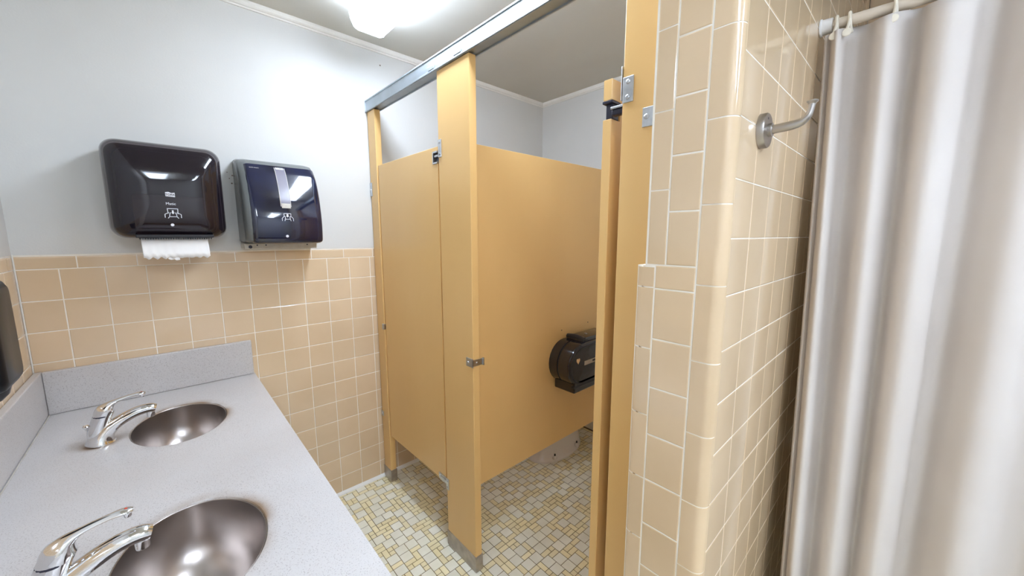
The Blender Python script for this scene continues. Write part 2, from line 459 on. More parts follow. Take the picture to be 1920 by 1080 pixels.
# white squares on a loose lattice, then yellow bars and dots fill the gaps
for d in range(NX+NY):
    for i in range(NX):
        j = d-i
        if 0 <= j < NY and free(i,j,2,2) and frnd.random() < .2: take(i,j,2,2)
for i in range(NX):
    for j in range(NY):
        if grid[i][j]: continue
        opts = []
        if free(i,j,2,2) and frnd.random() < .22: opts.append((2,2))
        else:
            if free(i,j,1,2): opts.append((1,2))
            if free(i,j,2,1): opts.append((2,1))
        if opts and frnd.random() < .8: take(i,j,*frnd.choice(opts))
        else: take(i,j,1,1)
FM = {}
def floor_mesh(a, b):
    if (a,b) in FM: return FM[(a,b)]
    g = .0026; w2, h2, e, t = (a*U-g)/2, (b*U-g)/2, .0012, .003
    R = [[(-w2,-h2,-t),(w2,-h2,-t),(w2,h2,-t),(-w2,h2,-t)],[(-w2,-h2,-.0008),(w2,-h2,-.0008),(w2,h2,-.0008),(-w2,h2,-.0008)],
         [(-w2+e,-h2+e,0),(w2-e,-h2+e,0),(w2-e,h2-e,0),(-w2+e,h2-e,0)]]
    bm = loft(R, cap0=False); bmesh.ops.recalc_face_normals(bm, faces=bm.faces)
    me = bpy.data.meshes.new('floor_tile'); bm.to_mesh(me); bm.free()
    me.materials.append(M_FWHITE if a*b == 4 else M_FYEL); FM[(a,b)] = me
    return me
def proj(p):
    q = Vector(p)-CAM; z = q.dot(FWD)
    if z < .05: return None
    return 960+FPX*q.dot(RGT)/z, 540-FPX*q.dot(UPV)/z, z
def hidden(x, y):
    d = Vector((x,y,0))-CAM
    def at(ax, val):
        t = (val-CAM[ax])/d[ax] if abs(d[ax]) > 1e-6 else 2
        return CAM+d*t if 0 < t < 1 else None
    p = at(2,.79)
    if p and p.x < .626: return True
    p = at(0,PX)
    if p and p.y < -1.61: return True
    p = at(0,1.215)
    if p and ((-.095 < p.y) or (-.68 < p.y < -.095 and p.z > .29) or (-.893 < p.y < -.68) or (p.y < -1.445)): return True
    p = at(1,-.797)
    if p and p.x > 1.24 and p.z > .306: return True
    return False
scored = []
for (i,j,a,b) in pieces:
    x, y = (i+a/2)*U, -(j+b/2)*U
    q = proj((x,y,0)); s = 0
    if q and 0 < q[0] < 1920 and 0 < q[1] < 1080 and not hidden(x,y): s = a*b/q[2]**2
    scored.append((s, i,j,a,b))
scored.sort(key=lambda t: -t[0])
NIND = 290
rest = bmesh.new()
for k,(s,i,j,a,b) in enumerate(scored):
    x, y = (i+a/2)*U, -(j+b/2)*U
    zo = random.uniform(-.0003,.0002)
    if k < NIND and s > 0:
        o = bpy.data.objects.new('floor_tile', floor_mesh(a,b)); COL.objects.link(o); o.parent = floor
        o.location = (x,y,zo); o.rotation_euler = (random.uniform(-.003,.003), random.uniform(-.003,.003), random.uniform(-.006,.006))
    else:
        me = floor_mesh(a,b); vs = [rest.verts.new((v.co.x+x, v.co.y+y, v.co.z+zo)) for v in me.vertices]
        for p in me.polygons:
            f = rest.faces.new([vs[q] for q in p.vertices]); f.material_index = 0 if a*b == 4 else 1
me = bpy.data.meshes.new('floor_mosaic'); rest.to_mesh(me); rest.free()
fo = obj('floor_mosaic', me, [M_FWHITE, M_FYEL], floor); fo['kind'] = 'stuff'

# ------------------------------------------------------------------ ceiling lights (wraparound fluorescents)
def light_fixture(x0, x1, y0, y1, label):
    cx = (x0+x1)/2; zb = 2.298; W2 = (x1-x0)/2
    t = thing('ceiling_light', label, 'light', (cx,(y0+y1)/2,ZC-.001), 'wraparound ceiling lights')
    obj('mounting_pan', rbox((cx-W2*.98,y1+.01,ZC-.022),(cx+W2*.98,y0-.01,ZC-.001),.003), M_FIXT, t)
    prof = [(-W2-.008,ZC-.024),(-W2-.003,zb+.035),(-W2*.86,zb+.008),(-W2*.62,zb),(W2*.62,zb),(W2*.86,zb+.008),(W2+.003,zb+.035),(W2+.008,ZC-.024)]
    lens = obj('lens', prism([(cx+a,b) for a,b in prof],'y',y1+.006,y0-.006), [M_LENS, M_LENSSIDE], t)
    for p in lens.data.polygons:
        if p.normal.z > -.5: p.material_index = 1
    for ya in (y0, y1):
        d = .006 if ya == y1 else -.006
        pr = [(cx+a*1.02, max(b-.002,zb-.003)) for a,b in prof]
        obj('end_cap', prism(pr,'y',ya,ya+d), M_LENSEND, t)
    return t
M_LENSSIDE = mat('lit acrylic lens side', (.85,.93,1,1), .3, emit=LAMP_COL, estr=LAMP*.7)
M_LENSEND = mat('lens end acrylic', (.8,.9,1,1), .3, emit=LAMP_COL, estr=LAMP*.12)
light_fixture(1.055, 1.205, -.275, -1.44, 'glowing white ceiling light above the metal headrail')
light_fixture(1.055, 1.205, -2.85, -4.07, 'unseen ceiling light added as fill farther back, in line with the one above the headrail')  # added out of frame to even out the room's brightness
light_fixture(.30, .45, -2.42, -3.64, 'unseen ceiling light added as fill farther back, close to the left wall')  # second added fill fixture, also out of frame

# ------------------------------------------------------------------ toilet stalls
XS, XB = 1.215, 1.247                   # front and back of the pilasters
def slab(name, a, b, parent, r=.0025):
    return obj(name, rbox(a,b,r,2), M_STALL, parent)
def screw(c, n, parent, r=.005):
    """pan-head screw with a slot; n is 'x' or 'y' facing negative"""
    bm = lathe([(r,0),(r,-.0015),(r*.75,-.003),(r*.3,-.0035)], 12, c, n, cap0=True)
    o = obj('screw', bm, M_ZINC, parent, True)
    c = Vector(c)
    if n == 'x': s = rbox(c+Vector((-.0042,-r*.8,-.0007)), c+Vector((-.003,r*.8,.0007)), 0)
    else: s = rbox(c+Vector((-r*.8,-.0042,-.0007)), c+Vector((r*.8,-.003,.0007)), 0)
    return o
def shoe(y0, y1, parent):
    bm = rbox((XS-.003,y0-.003,.0),(XB+.003,y1+.003,.072),.002,2)
    return obj('shoe', bm, M_SHOE, parent)
# headrail
hr = thing('headrail', 'long grey aluminium headrail running over the stall front', 'rail', (1.232,-.81,2.048))
prof = [(1.209,2.046),(1.209,2.102),(1.253,2.102),(1.257,2.098),(1.257,2.046),(1.252,2.046),(1.252,2.05),(1.214,2.05),(1.214,2.046)]
obj('rail_channel', prism(prof,'y',-.001,PBY-.0), M_ALU, hr)
bx('front_lip', (1.2065,-.0015,2.0475),(1.2095,PBY,2.0545), M_ALU, hr, .001)
bx('top_lip', (1.2065,-.0015,2.0965),(1.2095,PBY,2.1025), M_ALU, hr, .001)
for yy in (-.655, -.835): bx('clip', (1.2055,yy-.022,2.056),(1.2095,yy+.022,2.07), M_ALU, hr, .001)
bx('rail_end_plate', (1.205,-.003,2.043),(1.2095,-.0005,2.104), M_ZINC, hr, .0005)
# pilasters
def pilaster(y0, y1, label, top=2.046):
    t = thing('pilaster', label, 'pilaster', (1.231,(y0+y1)/2,0), 'tan stall pilasters')
    slab('post', (XS,y0,.004),(XB,y1,top), t)
    shoe(y0, y1, t)
    return t
p1 = pilaster(-.091, -.006, 'narrow tan stall pilaster against the tiled wall')
p2 = pilaster(-.893, -.683, 'wide tan stall pilaster between the closed door and the open stall')
p3 = pilaster(-1.625, -1.507, 'tan stall pilaster beside the end of the tiled wall')
def angle_bracket(y, z, parent, h=.05, w_=.022):
    b = obj('wall_bracket', rbox((XS-.003,y-w_,z-h/2),(XS-.0002,y+.003,z+h/2),.001), M_ZINC, parent)
    screw((XS-.003,y-w_*.5,z), 'x', parent, .004)
    return b
angle_bracket(-.004, 1.655, p1, .07); angle_bracket(-.006, .398, p1, .03, .024)
# door strike on the wall-side pilaster
obj('door_strike', rbox((XS-.006,-.092,.905),(XS+.012,-.075,.937),.002), M_ZINC, p1)
# strike wrapped round the edge of the wide pilaster
obj('door_strike', rbox((XS-.004,-.8965,.903),(XS-.0002,-.852,.938),.001), M_ZINC, p2)
k = obj('strike_arm', rbox((XS-.004,-.8965,.908),(XB+.018,-.8932,.934),.001), M_ZINC, p2)
obj('strike_lip', rbox((XB+.012,-.902,.906),(XB+.018,-.8932,.936),.001), M_ZINC, p2)
for zz_ in (.921,): screw((XS-.004,-.867,zz_),'x',p2,.004)
screw((XS+.016,-.8965,.921),'y',p2,.004)
# bracket tying the last pilaster to the tiled wall
obj('wall_bracket', rbox((XS-.0035,-1.64,1.662),(XS-.0002,-1.563,1.705),.001), M_ZINC, p3)
screw((XS-.0035,-1.573,1.684),'x',p3,.006)
# hinge plates fixed to the pilasters
def hinge_plate(parent, y0, y1, z0, z1, sy):
    obj('hinge_plate', rbox((XS-.0035,y0,z0),(XS-.0002,y1,z1),.0012), M_ZINC, parent)
    for zc in (z0+.012, z1-.012): screw((XS-.0035,(y0+y1)/2,zc),'x',parent,.0055)
hinge_plate(p2, -.707, -.684, 1.722, 1.79, 1)
hinge_plate(p2, -.700, -.680, .277, .33, 1)
hinge_plate(p3, -1.537, -1.509, 1.727, 1.785, 1)
hinge_plate(p3, -1.537, -1.509, .285, .34, 1)
obj('hinge_arm', rbox((XS-.003,-1.5066,1.735),(XS+.02,-1.5035,1.812),.0012), M_ZINC, p3)
obj('hinge_arm', rbox((XS+.0,-1.5085,1.722),(XS+.026,-1.4745,1.728),.001), M_ZINC, p3)
obj('hinge_socket', rbox((XS+.004,-1.508,1.708),(XS+.022,-1.4745,1.7225),.003), M_DARKMETAL, p3)

# doors
def door_slab(parent, ext, cuts):
    bm = bmesh.new()
    prism(ext[0], ext[1], ext[2], ext[3], bm)
    bmesh.ops.recalc_face_normals(bm, faces=bm.faces)
    bmesh.ops.bevel(bm, geom=list(bm.edges), offset=.0018, segments=1, affect='EDGES')
    return obj('door_panel', bm, M_STALL, parent)
DX0, DX1 = 1.219, 1.243
d1 = thing('stall_door', 'closed tan stall door of the stall next to the tiled wall', 'door', (1.231,-.385,.295), 'tan stall doors')
yL, yR, zt, zb = -.101, -.669, 1.769, .292
out = [(yL,zb-.004),(yL,zt),(yR,zt),(yR,1.752),(yR+.036,1.752),(yR+.036,1.703),(yR,1.703),(yR,zb+.004)]
door_slab(d1, (out,'x',DX0,DX1), None)
def hinge_box(parent, yy0, yy1, z0, z1):
    # frame lining the notch in the door, with the cam inside
    bm = bmesh.new()
    box(bm,(DX0-.003,yy0,z0),(DX1+.002,yy1,z0+.006)); box(bm,(DX0-.003,yy0,z1-.006),(DX1+.002,yy1,z1)); box(bm,(DX0-.003,yy1-.006,z0+.006),(DX1+.002,yy1,z1-.006))
    obj('hinge_frame', bm, M_ZINC, parent)
    obj('hinge_core', rbox((DX0+.01,yy0+.001,z0+.007),(DX1,yy1-.007,z1-.007),.002), M_DARKMETAL, parent)
hinge_box(d1, yR, yR+.036, 1.703, 1.752)
obj('hinge_pin', rbox((DX0-.004,yR-.008,1.727),(DX0+.01,yR+.02,1.736),.002), M_ZINC, d1)
obj('bottom_hinge', rbox((DX0-.004,yR-.004,.296),(DX0-.0002,yR+.055,.326),.001), M_ZINC, d1)
obj('bottom_hinge_arm', rbox((DX0-.009,yR-.012,.302),(DX0-.004,yR+.036,.316),.002), M_ZINC, d1)
screw((DX0-.004,yR+.045,.315),'x',d1,.004)

d2 = thing('stall_door', 'open tan stall door swung back beside the tiled wall end', 'door', (1.51,-1.457,.295), 'tan stall doors')
xa, xb2 = 1.226, 1.80
out = [(xa,.292),(xa,1.705),(xa+.04,1.705),(xa+.04,1.75),(xa,1.75),(xa,1.80),(xb2,1.80),(xb2,.292)]
bm = bmesh.new(); prism(out,'y',-1.4705,-1.4455,bm); bmesh.ops.recalc_face_normals(bm, faces=bm.faces)
bmesh.ops.bevel(bm, geom=list(bm.edges), offset=.0015, segments=1, affect='EDGES'); obj('door_panel', bm, M_STALL, d2)
obj('hinge_core', rbox((xa+.010,-1.468,1.706),(xa+.038,-1.448,1.744),.002), M_DARKMETAL, d2)
obj('hinge_frame', rbox((xa-.001,-1.472,1.743),(xa+.04,-1.444,1.7495),.001), M_DARKMETAL, d2)

# partition between the two stalls
YP0, YP1 = -.797, -.773
pn = thing('partition_panel', 'large tan partition panel between the stalls, behind the wide pilaster', 'panel', (1.9,-.785,.305))
obj('panel', rbox((1.252,YP0,.306),(RX-.012,YP1,1.772),.002), M_STALL, pn)
for zz_ in (.45, 1.62):
    obj('bracket', rbox((RX-.045,YP0-.003,zz_),(RX-.001,YP0-.0002,zz_+.04),.001), M_ZINC, pn)
    obj('bracket', rbox((1.2475,YP0-.003,zz_),(1.285,YP0-.0002,zz_+.04),.001), M_ZINC, pn)
for c in ((1.862,YP0,.923),(2.09,YP0,.93)): obj('screw_hole', lathe([(.003,0),(.003,-.001),(.001,-.0012)],10,c,'y'), M_DARKMETAL, pn)

# ------------------------------------------------------------------ toilet behind the partition
t = thing('toilet', 'white porcelain toilet whose foot shows under the partition panel', 'toilet', (2.2,-.49,0))
CY = -.495
def oval(cx, a0, a1, b, z, n=28):
    """egg outline: a0 towards the front (-x), a1 towards the back"""
    out = []
    for k in range(n):
        q = 2*PI*k/n; c, s = math.cos(q), math.sin(q)
        out.append((cx+(a1*c if c > 0 else a0*c), CY+b*s, z))
    return out
obj('foot', loft([oval(2.16,.205,.25,.128,0),oval(2.16,.205,.25,.13,.012),oval(2.16,.19,.245,.116,.03),oval(2.165,.17,.24,.095,.1),oval(2.16,.185,.24,.105,.2),
                  oval(2.13,.22,.25,.15,.3),oval(2.10,.26,.26,.178,.36),oval(2.10,.27,.26,.185,.385),oval(2.10,.26,.25,.175,.39)]), M_PORC, t, True)
obj('seat', loft([oval(2.10,.275,.245,.188,.392),oval(2.10,.28,.25,.192,.4),oval(2.10,.275,.245,.188,.412)]), M_PORC, t, True)
obj('lid', loft([oval(2.10,.27,.24,.185,.414),oval(2.10,.272,.245,.187,.424),oval(2.10,.25,.23,.17,.43)]), M_PORC, t, True)
obj('tank', rbox((2.365,CY-.235,.40),(2.545,CY+.235,.73),.025,3), M_PORC, t, True)
obj('tank_lid', rbox((2.355,CY-.245,.732),(2.55,CY+.245,.765),.012,3), M_PORC, t, True)
obj('flush_lever', sweep([(2.36,CY+.16,.68),(2.345,CY+.16,.68),(2.342,CY+.12,.678),(2.342,CY+.08,.675)],[.009,.008,.006,.007],10,up=(0,0,1)), M_CHROME, t, True)
for sx in (2.05,2.27): 
    yy = CY-.112
    obj('bolt_cap', lathe([(.014,0),(.014,.008),(.009,.018),(.003,.021)],14,(sx,yy,.028)), M_PORC, t, True)
    obj('floor_bolt', lathe([(.005,0),(.005,.014)],8,(sx,yy,.046)), M_DARKMETAL, t)

# ------------------------------------------------------------------ toilet paper dispenser on the partition
t = thing('toilet_paper_dispenser', 'black double toilet paper dispenser mounted on the partition panel', 'dispenser', (1.97,YP0,.65))
def stadium(x0, x1, zc, r, y, n=14):
    out = []
    for k in range(n+1): q = PI/2+PI*k/n; out.append((x0+r+r*math.cos(q), y, zc+r*math.sin(q)))
    for k in range(n+1): q = -PI/2+PI*k/n; out.append((x1-r+r*math.cos(q), y, zc+r*math.sin(q)))
    return out
TX0, TX1, TZ, TR = 1.765, 2.26, .765, .112
st = lambda y, d=0: stadium(TX0+d, TX1-d, TZ, TR-d, y)
obj('back_housing', loft([st(YP0-.0005),st(YP0-.052),st(YP0-.054,.004)]), M_BLACK, t, True)
obj('seam_band', loft([st(YP0-.053,.003),st(YP0-.060,.003)]), M_BLACKM, t, True)
fc = obj('front_cover', loft([st(YP0-.060,.002),st(YP0-.062),st(YP0-.118),st(YP0-.128,.004),st(YP0-.132,.012)]), M_BLACK, t, True)
obj('cover_rim', loft([st(YP0-.131,.011),st(YP0-.1345,.014),st(YP0-.1345,.02),st(YP0-.131,.022)], cap0=False, cap1=False), M_BLACKM, fc, True)
obj('lower_chute', rbox((TX0+.045,YP0-.132,.628),(TX1-.045,YP0-.002,.69),.006), M_BLACK, t)
obj('chute_lip', rbox((TX0+.04,YP0-.134,.655),(TX1-.04,YP0-.115,.668),.003), M_BLACKM, t)
lk = obj('lock_housing', rbox((1.885,YP0-.118,.868),(2.14,YP0-.01,.895),.01,3), M_BLACK, t, True)
obj('lock_lug', sweep([(1.90,YP0-.012,.888),(1.90,YP0-.06,.893),(1.90,YP0-.118,.889)],[.014,.016,.013],10,up=(1,0,0)), M_BLACKM, lk, True)
obj('lock_cylinder', lathe([(.008,0),(.008,.004),(.005,.005)],12,(1.985,YP0-.065,.8945)), M_ZINC, lk, True)
hp = []
for k in range(28):
    q = 2*PI*k/28; hp.append((1.835+.00078*16*math.sin(q)**3, .795+.00088*(13*math.cos(q)-5*math.cos(2*q)-2*math.cos(3*q)-math.cos(4*q))))
hp2 = [(1.836+(a-1.835)*1.1,.795+(b-.795)*1.15) for a,b in hp]
obj('heart_sticker', prism(hp2,'y',YP0-.1336,YP0-.132), M_BADGE, t)
obj('lock_label', rbox((1.888,YP0-.1336,.76),(2.02,YP0-.132,.782),0), M_TAG, t)
obj('lock_label_print', rbox((1.955,YP0-.1342,.767),(1.985,YP0-.1334,.777),0), M_BLACKM, t)

# ------------------------------------------------------------------ vanity counter with splashes
CZ, CT, CXF, CYN = .79, .036, .626, -1.62
ct = thing('vanity_counter', 'white speckled solid surface vanity counter with raised splashes', 'counter', (.31,-.81,.72))
bm = bmesh.new()
N = 64
def outer(cx, cy, x0, x1, y0, y1, q):
    c, s = math.cos(q), math.sin(q); ts = []
    if c > 1e-9: ts.append((x1-cx)/c)
    if c < -1e-9: ts.append((x0-cx)/c)
    if s > 1e-9: ts.append((y1-cy)/s)
    if s < -1e-9: ts.append((y0-cy)/s)
    k_ = min(ts); return cx+c*k_, cy+s*k_
bounds = ((-.7425,-.002),(CYN,-.7425))
for (cx,cy),(y0,y1) in zip(SINKS,bounds):
    x0, x1 = .002, CXF
    qs = sorted([2*PI*k/N for k in range(N)] + [math.atan2(b-cy,a-cx)%(2*PI) for a in (x0,x1) for b in (y0,y1)])
    ro, ri, rl = [], [], []
    for q in qs:
        X_, Y_ = outer(cx,cy,x0,x1,y0,y1,q); ro.append(bm.verts.new((X_,Y_,CZ)))
        # point of the oval on the same ray
        k_ = 1/math.sqrt((math.cos(q)/SA)**2+(math.sin(q)/SB)**2)
        ex, ey = cx+k_*math.cos(q), cy+k_*math.sin(q)
        ri.append(bm.verts.new((ex,ey,CZ-.001))); rl.append(bm.verts.new((cx+(ex-cx)*.985,cy+(ey-cy)*.985,CZ-.004)))
    rb = [bm.verts.new((v.co.x,v.co.y,CZ-CT)) for v in rl]
    rob = [bm.verts.new((v.co.x,v.co.y,CZ-CT)) for v in ro]
    n_ = len(qs)
    for i in range(n_):
        j = (i+1)%n_
        for A,B in ((ro,ri),(ri,rl),(rl,rb),(rb,rob),(rob,ro)): bm.faces.new((A[i],A[j],B[j],B[i]))
bmesh.ops.remove_doubles(bm, verts=bm.verts, dist=1e-5)
# drop the inner wall where the two halves meet
kill = [f for f in bm.faces if all(abs(v.co.y+.7425) < 1e-4 for v in f.verts)]
bmesh.ops.delete(bm, geom=kill, context='FACES')
obj('worktop', bm, M_COUNTER, ct)
obj('back_splash', rbox((.0215,-.0215,CZ+.0005),(CXF-.003,-.001,.945),.003), M_COUNTER, ct)
obj('side_splash', rbox((.001,CYN,CZ+.0005),(.021,-.001,.945),.003), M_COUNTER, ct)
obj('front_edge', rbox((CXF-.022,CYN,CZ-.075),(CXF+.001,-.003,CZ-.0008),.004), M_COUNTER, ct)
obj('end_panel', rbox((.03,CYN,.004),(CXF-.03,CYN+.02,CZ-CT-.001),.002), M_COUNTER, ct)
obj('apron_rail', rbox((CXF-.06,CYN+.02,CZ-.15),(CXF-.04,-.004,CZ-CT-.001),.002), M_COUNTER, ct)
# thin caulk line where the splash meets the worktop
obj('caulk_bead', sweep([(.0235,-.024,CZ+.001),(.0235,-.8,CZ+.001),(.0235,CYN+.01,CZ+.001)],.0015,6,up=(0,0,1)), M_GREYL, ct)

def sink(cx, cy, label):
    s = thing('sink_basin', label, 'sink', (cx,cy,CZ-.16), 'oval steel sinks')
    rings = []
    for a, z in [(.979,CZ-.0035),(.977,CZ-.006),(.972,CZ-.025),(.962,CZ-.048),(.938,CZ-.075),(.885,CZ-.104),(.78,CZ-.130),(.6,CZ-.148),(.4,CZ-.156),(.2,CZ-.158)]:
        rings.append([(cx+SA*a*math.cos(2*PI*k/48), cy+SB*a*math.sin(2*PI*k/48), z) for k in range(48)])
    bm = loft(rings, cap0=False, cap1=True)
    b = obj('bowl', bm, M_SINK, s, True)
    bmod = b.modifiers.new('shell','SOLIDIFY'); bmod.thickness = .0012; bmod.offset = -1
    obj('drain', lathe([(.022,-.158),(.022,-.1555),(.016,-.1545),(.013,-.157),(.0,-.157)],20,(cx,cy,CZ),cap1=False), M_DRAIN, s, True)
    obj('overflow_hole', lathe([(.006,0),(.006,.002),(.004,.0025)],12,(cx-SA*.942,cy,CZ-.062),'x'), M_DARKMETAL, s)
    return s
sink(*SINKS[0], 'oval stainless sink nearest the tiled wall, below the black towel dispensers')
sink(*SINKS[1], 'oval stainless sink at the front of the counter, cut by the picture edge')

def faucet(cy, label):
    f = thing('faucet', label, 'faucet', (.178,cy,CZ), 'chrome single lever faucets')
    # foot and spout in one sweep
    path = spl([(.176,cy,CZ+.0005),(.180,cy,CZ+.016),(.194,cy,CZ+.037),(.222,cy,CZ+.057),(.258,cy,CZ+.073),(.288,cy,CZ+.077),(.304,cy,CZ+.072)],26)
    rads = [.034,.0335,.0325,.031,.030,.0285,.027,.0255,.024,.023,.022,.021,.0202,.0195,.019,.0185,.018,.0177,.0175,.0173,.017,.0168,.0166,.0163,.016,.0155,.0145]
    obj('spout', sweep(path,rads,20,[1.0]*6+[.95]*5+[.85]*16), M_CHROME, f, True)
    obj('aerator', lathe([(.010,-.0),(.0105,.004),(.0105,.016),(.009,.017)],16,(.291,cy,CZ+.048)), M_CHROME, f, True)
    obj('valve_body', sweep(spl([(.170,cy,CZ+.02),(.176,cy,CZ+.05),(.186,cy,CZ+.078),(.192,cy,CZ+.092)],8),[.020,.0205,.021,.0213,.0214,.0214,.0212,.021,.0205],18), M_CHROME, f, True)
    h = obj('handle', sweep(spl([(.190,cy,CZ+.088),(.196,cy,CZ+.1),(.206,cy,CZ+.113),(.222,cy,CZ+.122),(.245,cy,CZ+.1275),(.268,cy,CZ+.130),(.286,cy,CZ+.129)],20),
                            [.0215,.0218,.0218,.0215,.021,.020,.0185,.0165,.0145,.0125,.0112,.0102,.0095,.009,.009,.0092,.0098,.0105,.0108,.0098,.006],16,
                            [1]*5+[.85,.75,.65,.58,.52,.48]+[.46]*10), M_CHROME, f, True)
    obj('handle_ring', lathe([(.0212,0),(.0216,.001),(.0216,.003),(.0212,.004)],20,(.188,cy,CZ+.083)), M_DARKMETAL, f)
    obj('temperature_dot', lathe([(.0022,0),(.0018,.0006)],10,(.277,cy,CZ+.1345)), M_RED, h)
    obj('lever_lug', lathe([(.005,0),(.006,.003),(.006,.008)],10,(.278,cy,CZ+.118)), M_CHROME, h, True)
    obj('pop_up_rod', sweep([(.152,cy,CZ+.001),(.152,cy,CZ+.05)],.0022,8,up=(0,1,0)), M_CHROME, f)
    obj('pop_up_knob', lathe([(.003,0),(.004,.004),(.0075,.010),(.008,.013),(.006,.016)],14,(.152,cy,CZ+.048)), M_CHROME, f, True)
    return f
faucet(-.40, 'chrome single lever faucet at the sink nearest the tiled wall')
faucet(-1.10, 'chrome single lever faucet at the near sink, cut by the picture edge')

# ------------------------------------------------------------------ soap dispenser on the left wall
t = thing('soap_dispenser', 'black soap dispenser on the left wall, cut by the picture edge', 'dispenser', (.05,-.73,1.09))
def rr_ring(x, d): return [(x,a,b) for a,b in rrect(-.80+d,-.652-d,1.090+d,1.322-d,max(.024-d*.5,.006),5)]
obj('housing', loft([rr_ring(.001,.004),rr_ring(.03,0),rr_ring(.092,0),rr_ring(.105,.006),rr_ring(.111,.016)]), M_SOAP, t, True)
obj('nozzle', sweep([(.075,-.74,1.095),(.075,-.74,1.078),(.077,-.74,1.066)],[.03,.026,.014],14), M_BLACKM, t, True)

# ------------------------------------------------------------------ large towel dispenser
t = thing('towel_dispenser', 'large black paper towel dispenser with a white sheet hanging out', 'dispenser', (.408,-.1,1.40))
D1 = (.243,.566,1.405,1.748)
def dring(y, dx, dzt, dzb, r): return [(a,y,b) for a,b in rrect(D1[0]+dx,D1[1]-dx,D1[2]+dzb,D1[3]-dzt,r,7)]
obj('back_plate', loft([dring(-.001,.006,.006,.006,.035),dring(-.03,.003,.003,.003,.037)]), M_BLACKM, t, True)
cov = obj('cover', loft([dring(-.03,.0,.0,.0,.04),dring(-.06,-.002,.0,.0,.042),dring(-.105,-.002,.002,.0,.044),dring(-.145,.004,.012,.003,.044),dring(-.17,.014,.028,.008,.042),
                   dring(-.186,.030,.052,.018,.036),dring(-.194,.050,.085,.034,.03),dring(-.199,.08,.12,.07,.02),dring(-.2,.12,.15,.12,.01)], cap0=False), M_SMOKE, t, True)
obj('inner_housing', loft([dring(-.032,.02,.02,.02,.03),dring(-.08,.028,.028,.03,.03)]), M_BLACKM, t)
obj('paper_roll', lathe([(.07,-.098),(.072,-.096),(.072,.096),(.07,.098)],28,(.405,-.105,1.49),'x'), M_ROLL, t, True)
obj('tear_bar', rbox((.305,-.196,1.406),(.518,-.165,1.418),.003), M_BLACKM, t)
bm = bmesh.new()
for k in range(30):
    xx = .312+.2*k/30; prism([(xx,1.406),(xx+.0062,1.406),(xx+.0031,1.399)],'y',-.199,-.195,bm)
obj('tear_teeth', bm, M_BLACKM, t)
# hanging sheet with a zigzag torn edge
bm = bmesh.new(); nx = 64; rowsS = []
for r_ in range(5):
    rw = []
    for k in range(nx+1):
        u_ = k/nx; xx = .316+.183*u_; zt_ = 1.408
        zz_ = (k % 8)/8; zig = abs(zz_*2-1)*.0055 + .0018*math.sin(k*.9)
        zlow = 1.331+zig
        f_ = r_/4; rw.append(bm.verts.new((xx+.002*f_, -.182-.012*math.sin(f_*1.2)+.0012*math.sin(u_*5+f_), zt_+(zlow-zt_)*f_)))
    rowsS.append(rw)
for A,B in zip(rowsS,rowsS[1:]):
    for k in range(nx): bm.faces.new((A[k],A[k+1],B[k+1],B[k]))
ps = obj('paper_sheet', bm, M_PAPER, t, True); sm = ps.modifiers.new('thick','SOLIDIFY'); sm.thickness = .0006
obj('torn_tab', prism([(.384,1.336),(.412,1.337),(.413,1.326),(.402,1.3245),(.398,1.329),(.388,1.327),(.380,1.331)],'y',-.1915,-.1922), M_PAPER, t)
# print on the cover, on its front face
def ink(name, me, c, parent, m=M_WHITEINK, rx=PI/2):
    o = obj(name, me, m, None); o.rotation_euler = (rx,0,0); o.location = c; put(o, parent); return o
YI = -.2008
def flat(poly, y, name, parent, m=M_WHITEINK):
    return obj(name, prism(poly,'y',y,y-.0005), m, parent)
def strokes(segs, wd, y, name, parent, m=M_WHITEINK):
    bm = bmesh.new()
    for (ax,az),(bx_,bz) in segs:
        d = Vector((bx_-ax,bz-az)); n_ = Vector((-d.y,d.x)).normalized()*wd/2; d = d.normalized()*wd*.3
        prism([(ax-d.x+n_.x,az-d.y+n_.y),(ax-d.x-n_.x,az-d.y-n_.y),(bx_+d.x-n_.x,bz+d.y-n_.y),(bx_+d.x+n_.x,bz+d.y+n_.y)],'y',y,y-.0005,bm)
    return obj(name, bm, m, parent)
def paper_icon(cx, zt_, s, y, parent):
    """two hands pulling a sheet, arrow on the sheet"""
    P_ = lambda a,b: (cx+a*s, zt_+b*s)
    segs = [((-.5,0),(.5,0)),((-.5,0),(-.47,-.62)),((.5,0),(.47,-.62)),((-.36,-1.0),(.36,-1.0)),
            ((-.36,-1.0),(-.3,-.6)),((.36,-1.0),(.3,-.6)),((-.3,-.6),(-.22,-.5)),((.3,-.6),(.22,-.5)),
            ((-.52,-.55),(-.78,-.72)),((.52,-.55),(.78,-.72)),((-.78,-.72),(-.78,-1.12)),((.78,-.72),(.78,-1.12)),((-.36,-1.0),(-.5,-1.2)),((.36,-1.0),(.5,-1.2)),
            ((-.52,-.55),(-.38,-.5)),((.52,-.55),(.38,-.5))]
    strokes([(P_(*a),P_(*b)) for a,b in segs], .055*s*1.3, y, 'pull_icon', parent)
    flat([P_(-.08,-.2),P_(.08,-.2),P_(.08,-.48),P_(.16,-.48),P_(0,-.68),P_(-.16,-.48),P_(-.08,-.48)], y, 'arrow_icon', parent)
lg = flat([(.394,1.552),(.4195,1.550),(.4195,1.5655),(.410,1.564),(.403,1.5675),(.394,1.566)], YI, 'logo_badge', cov)
ink('logo_lettering', text_mesh('TORK',.0098,bold=.0002), (.4068,YI-.0008,1.5575), lg, M_BLACKM)
ink('lettering', text_mesh('Matic',.0125), (.4055,YI,1.526), cov)
paper_icon(.4085,1.509,.028,YI,cov)
obj('round_mark', lathe([(.0055,0),(.0055,-.0006)],6,(.4035,-.1995,1.452),'y'), M_WHITEINK, cov)

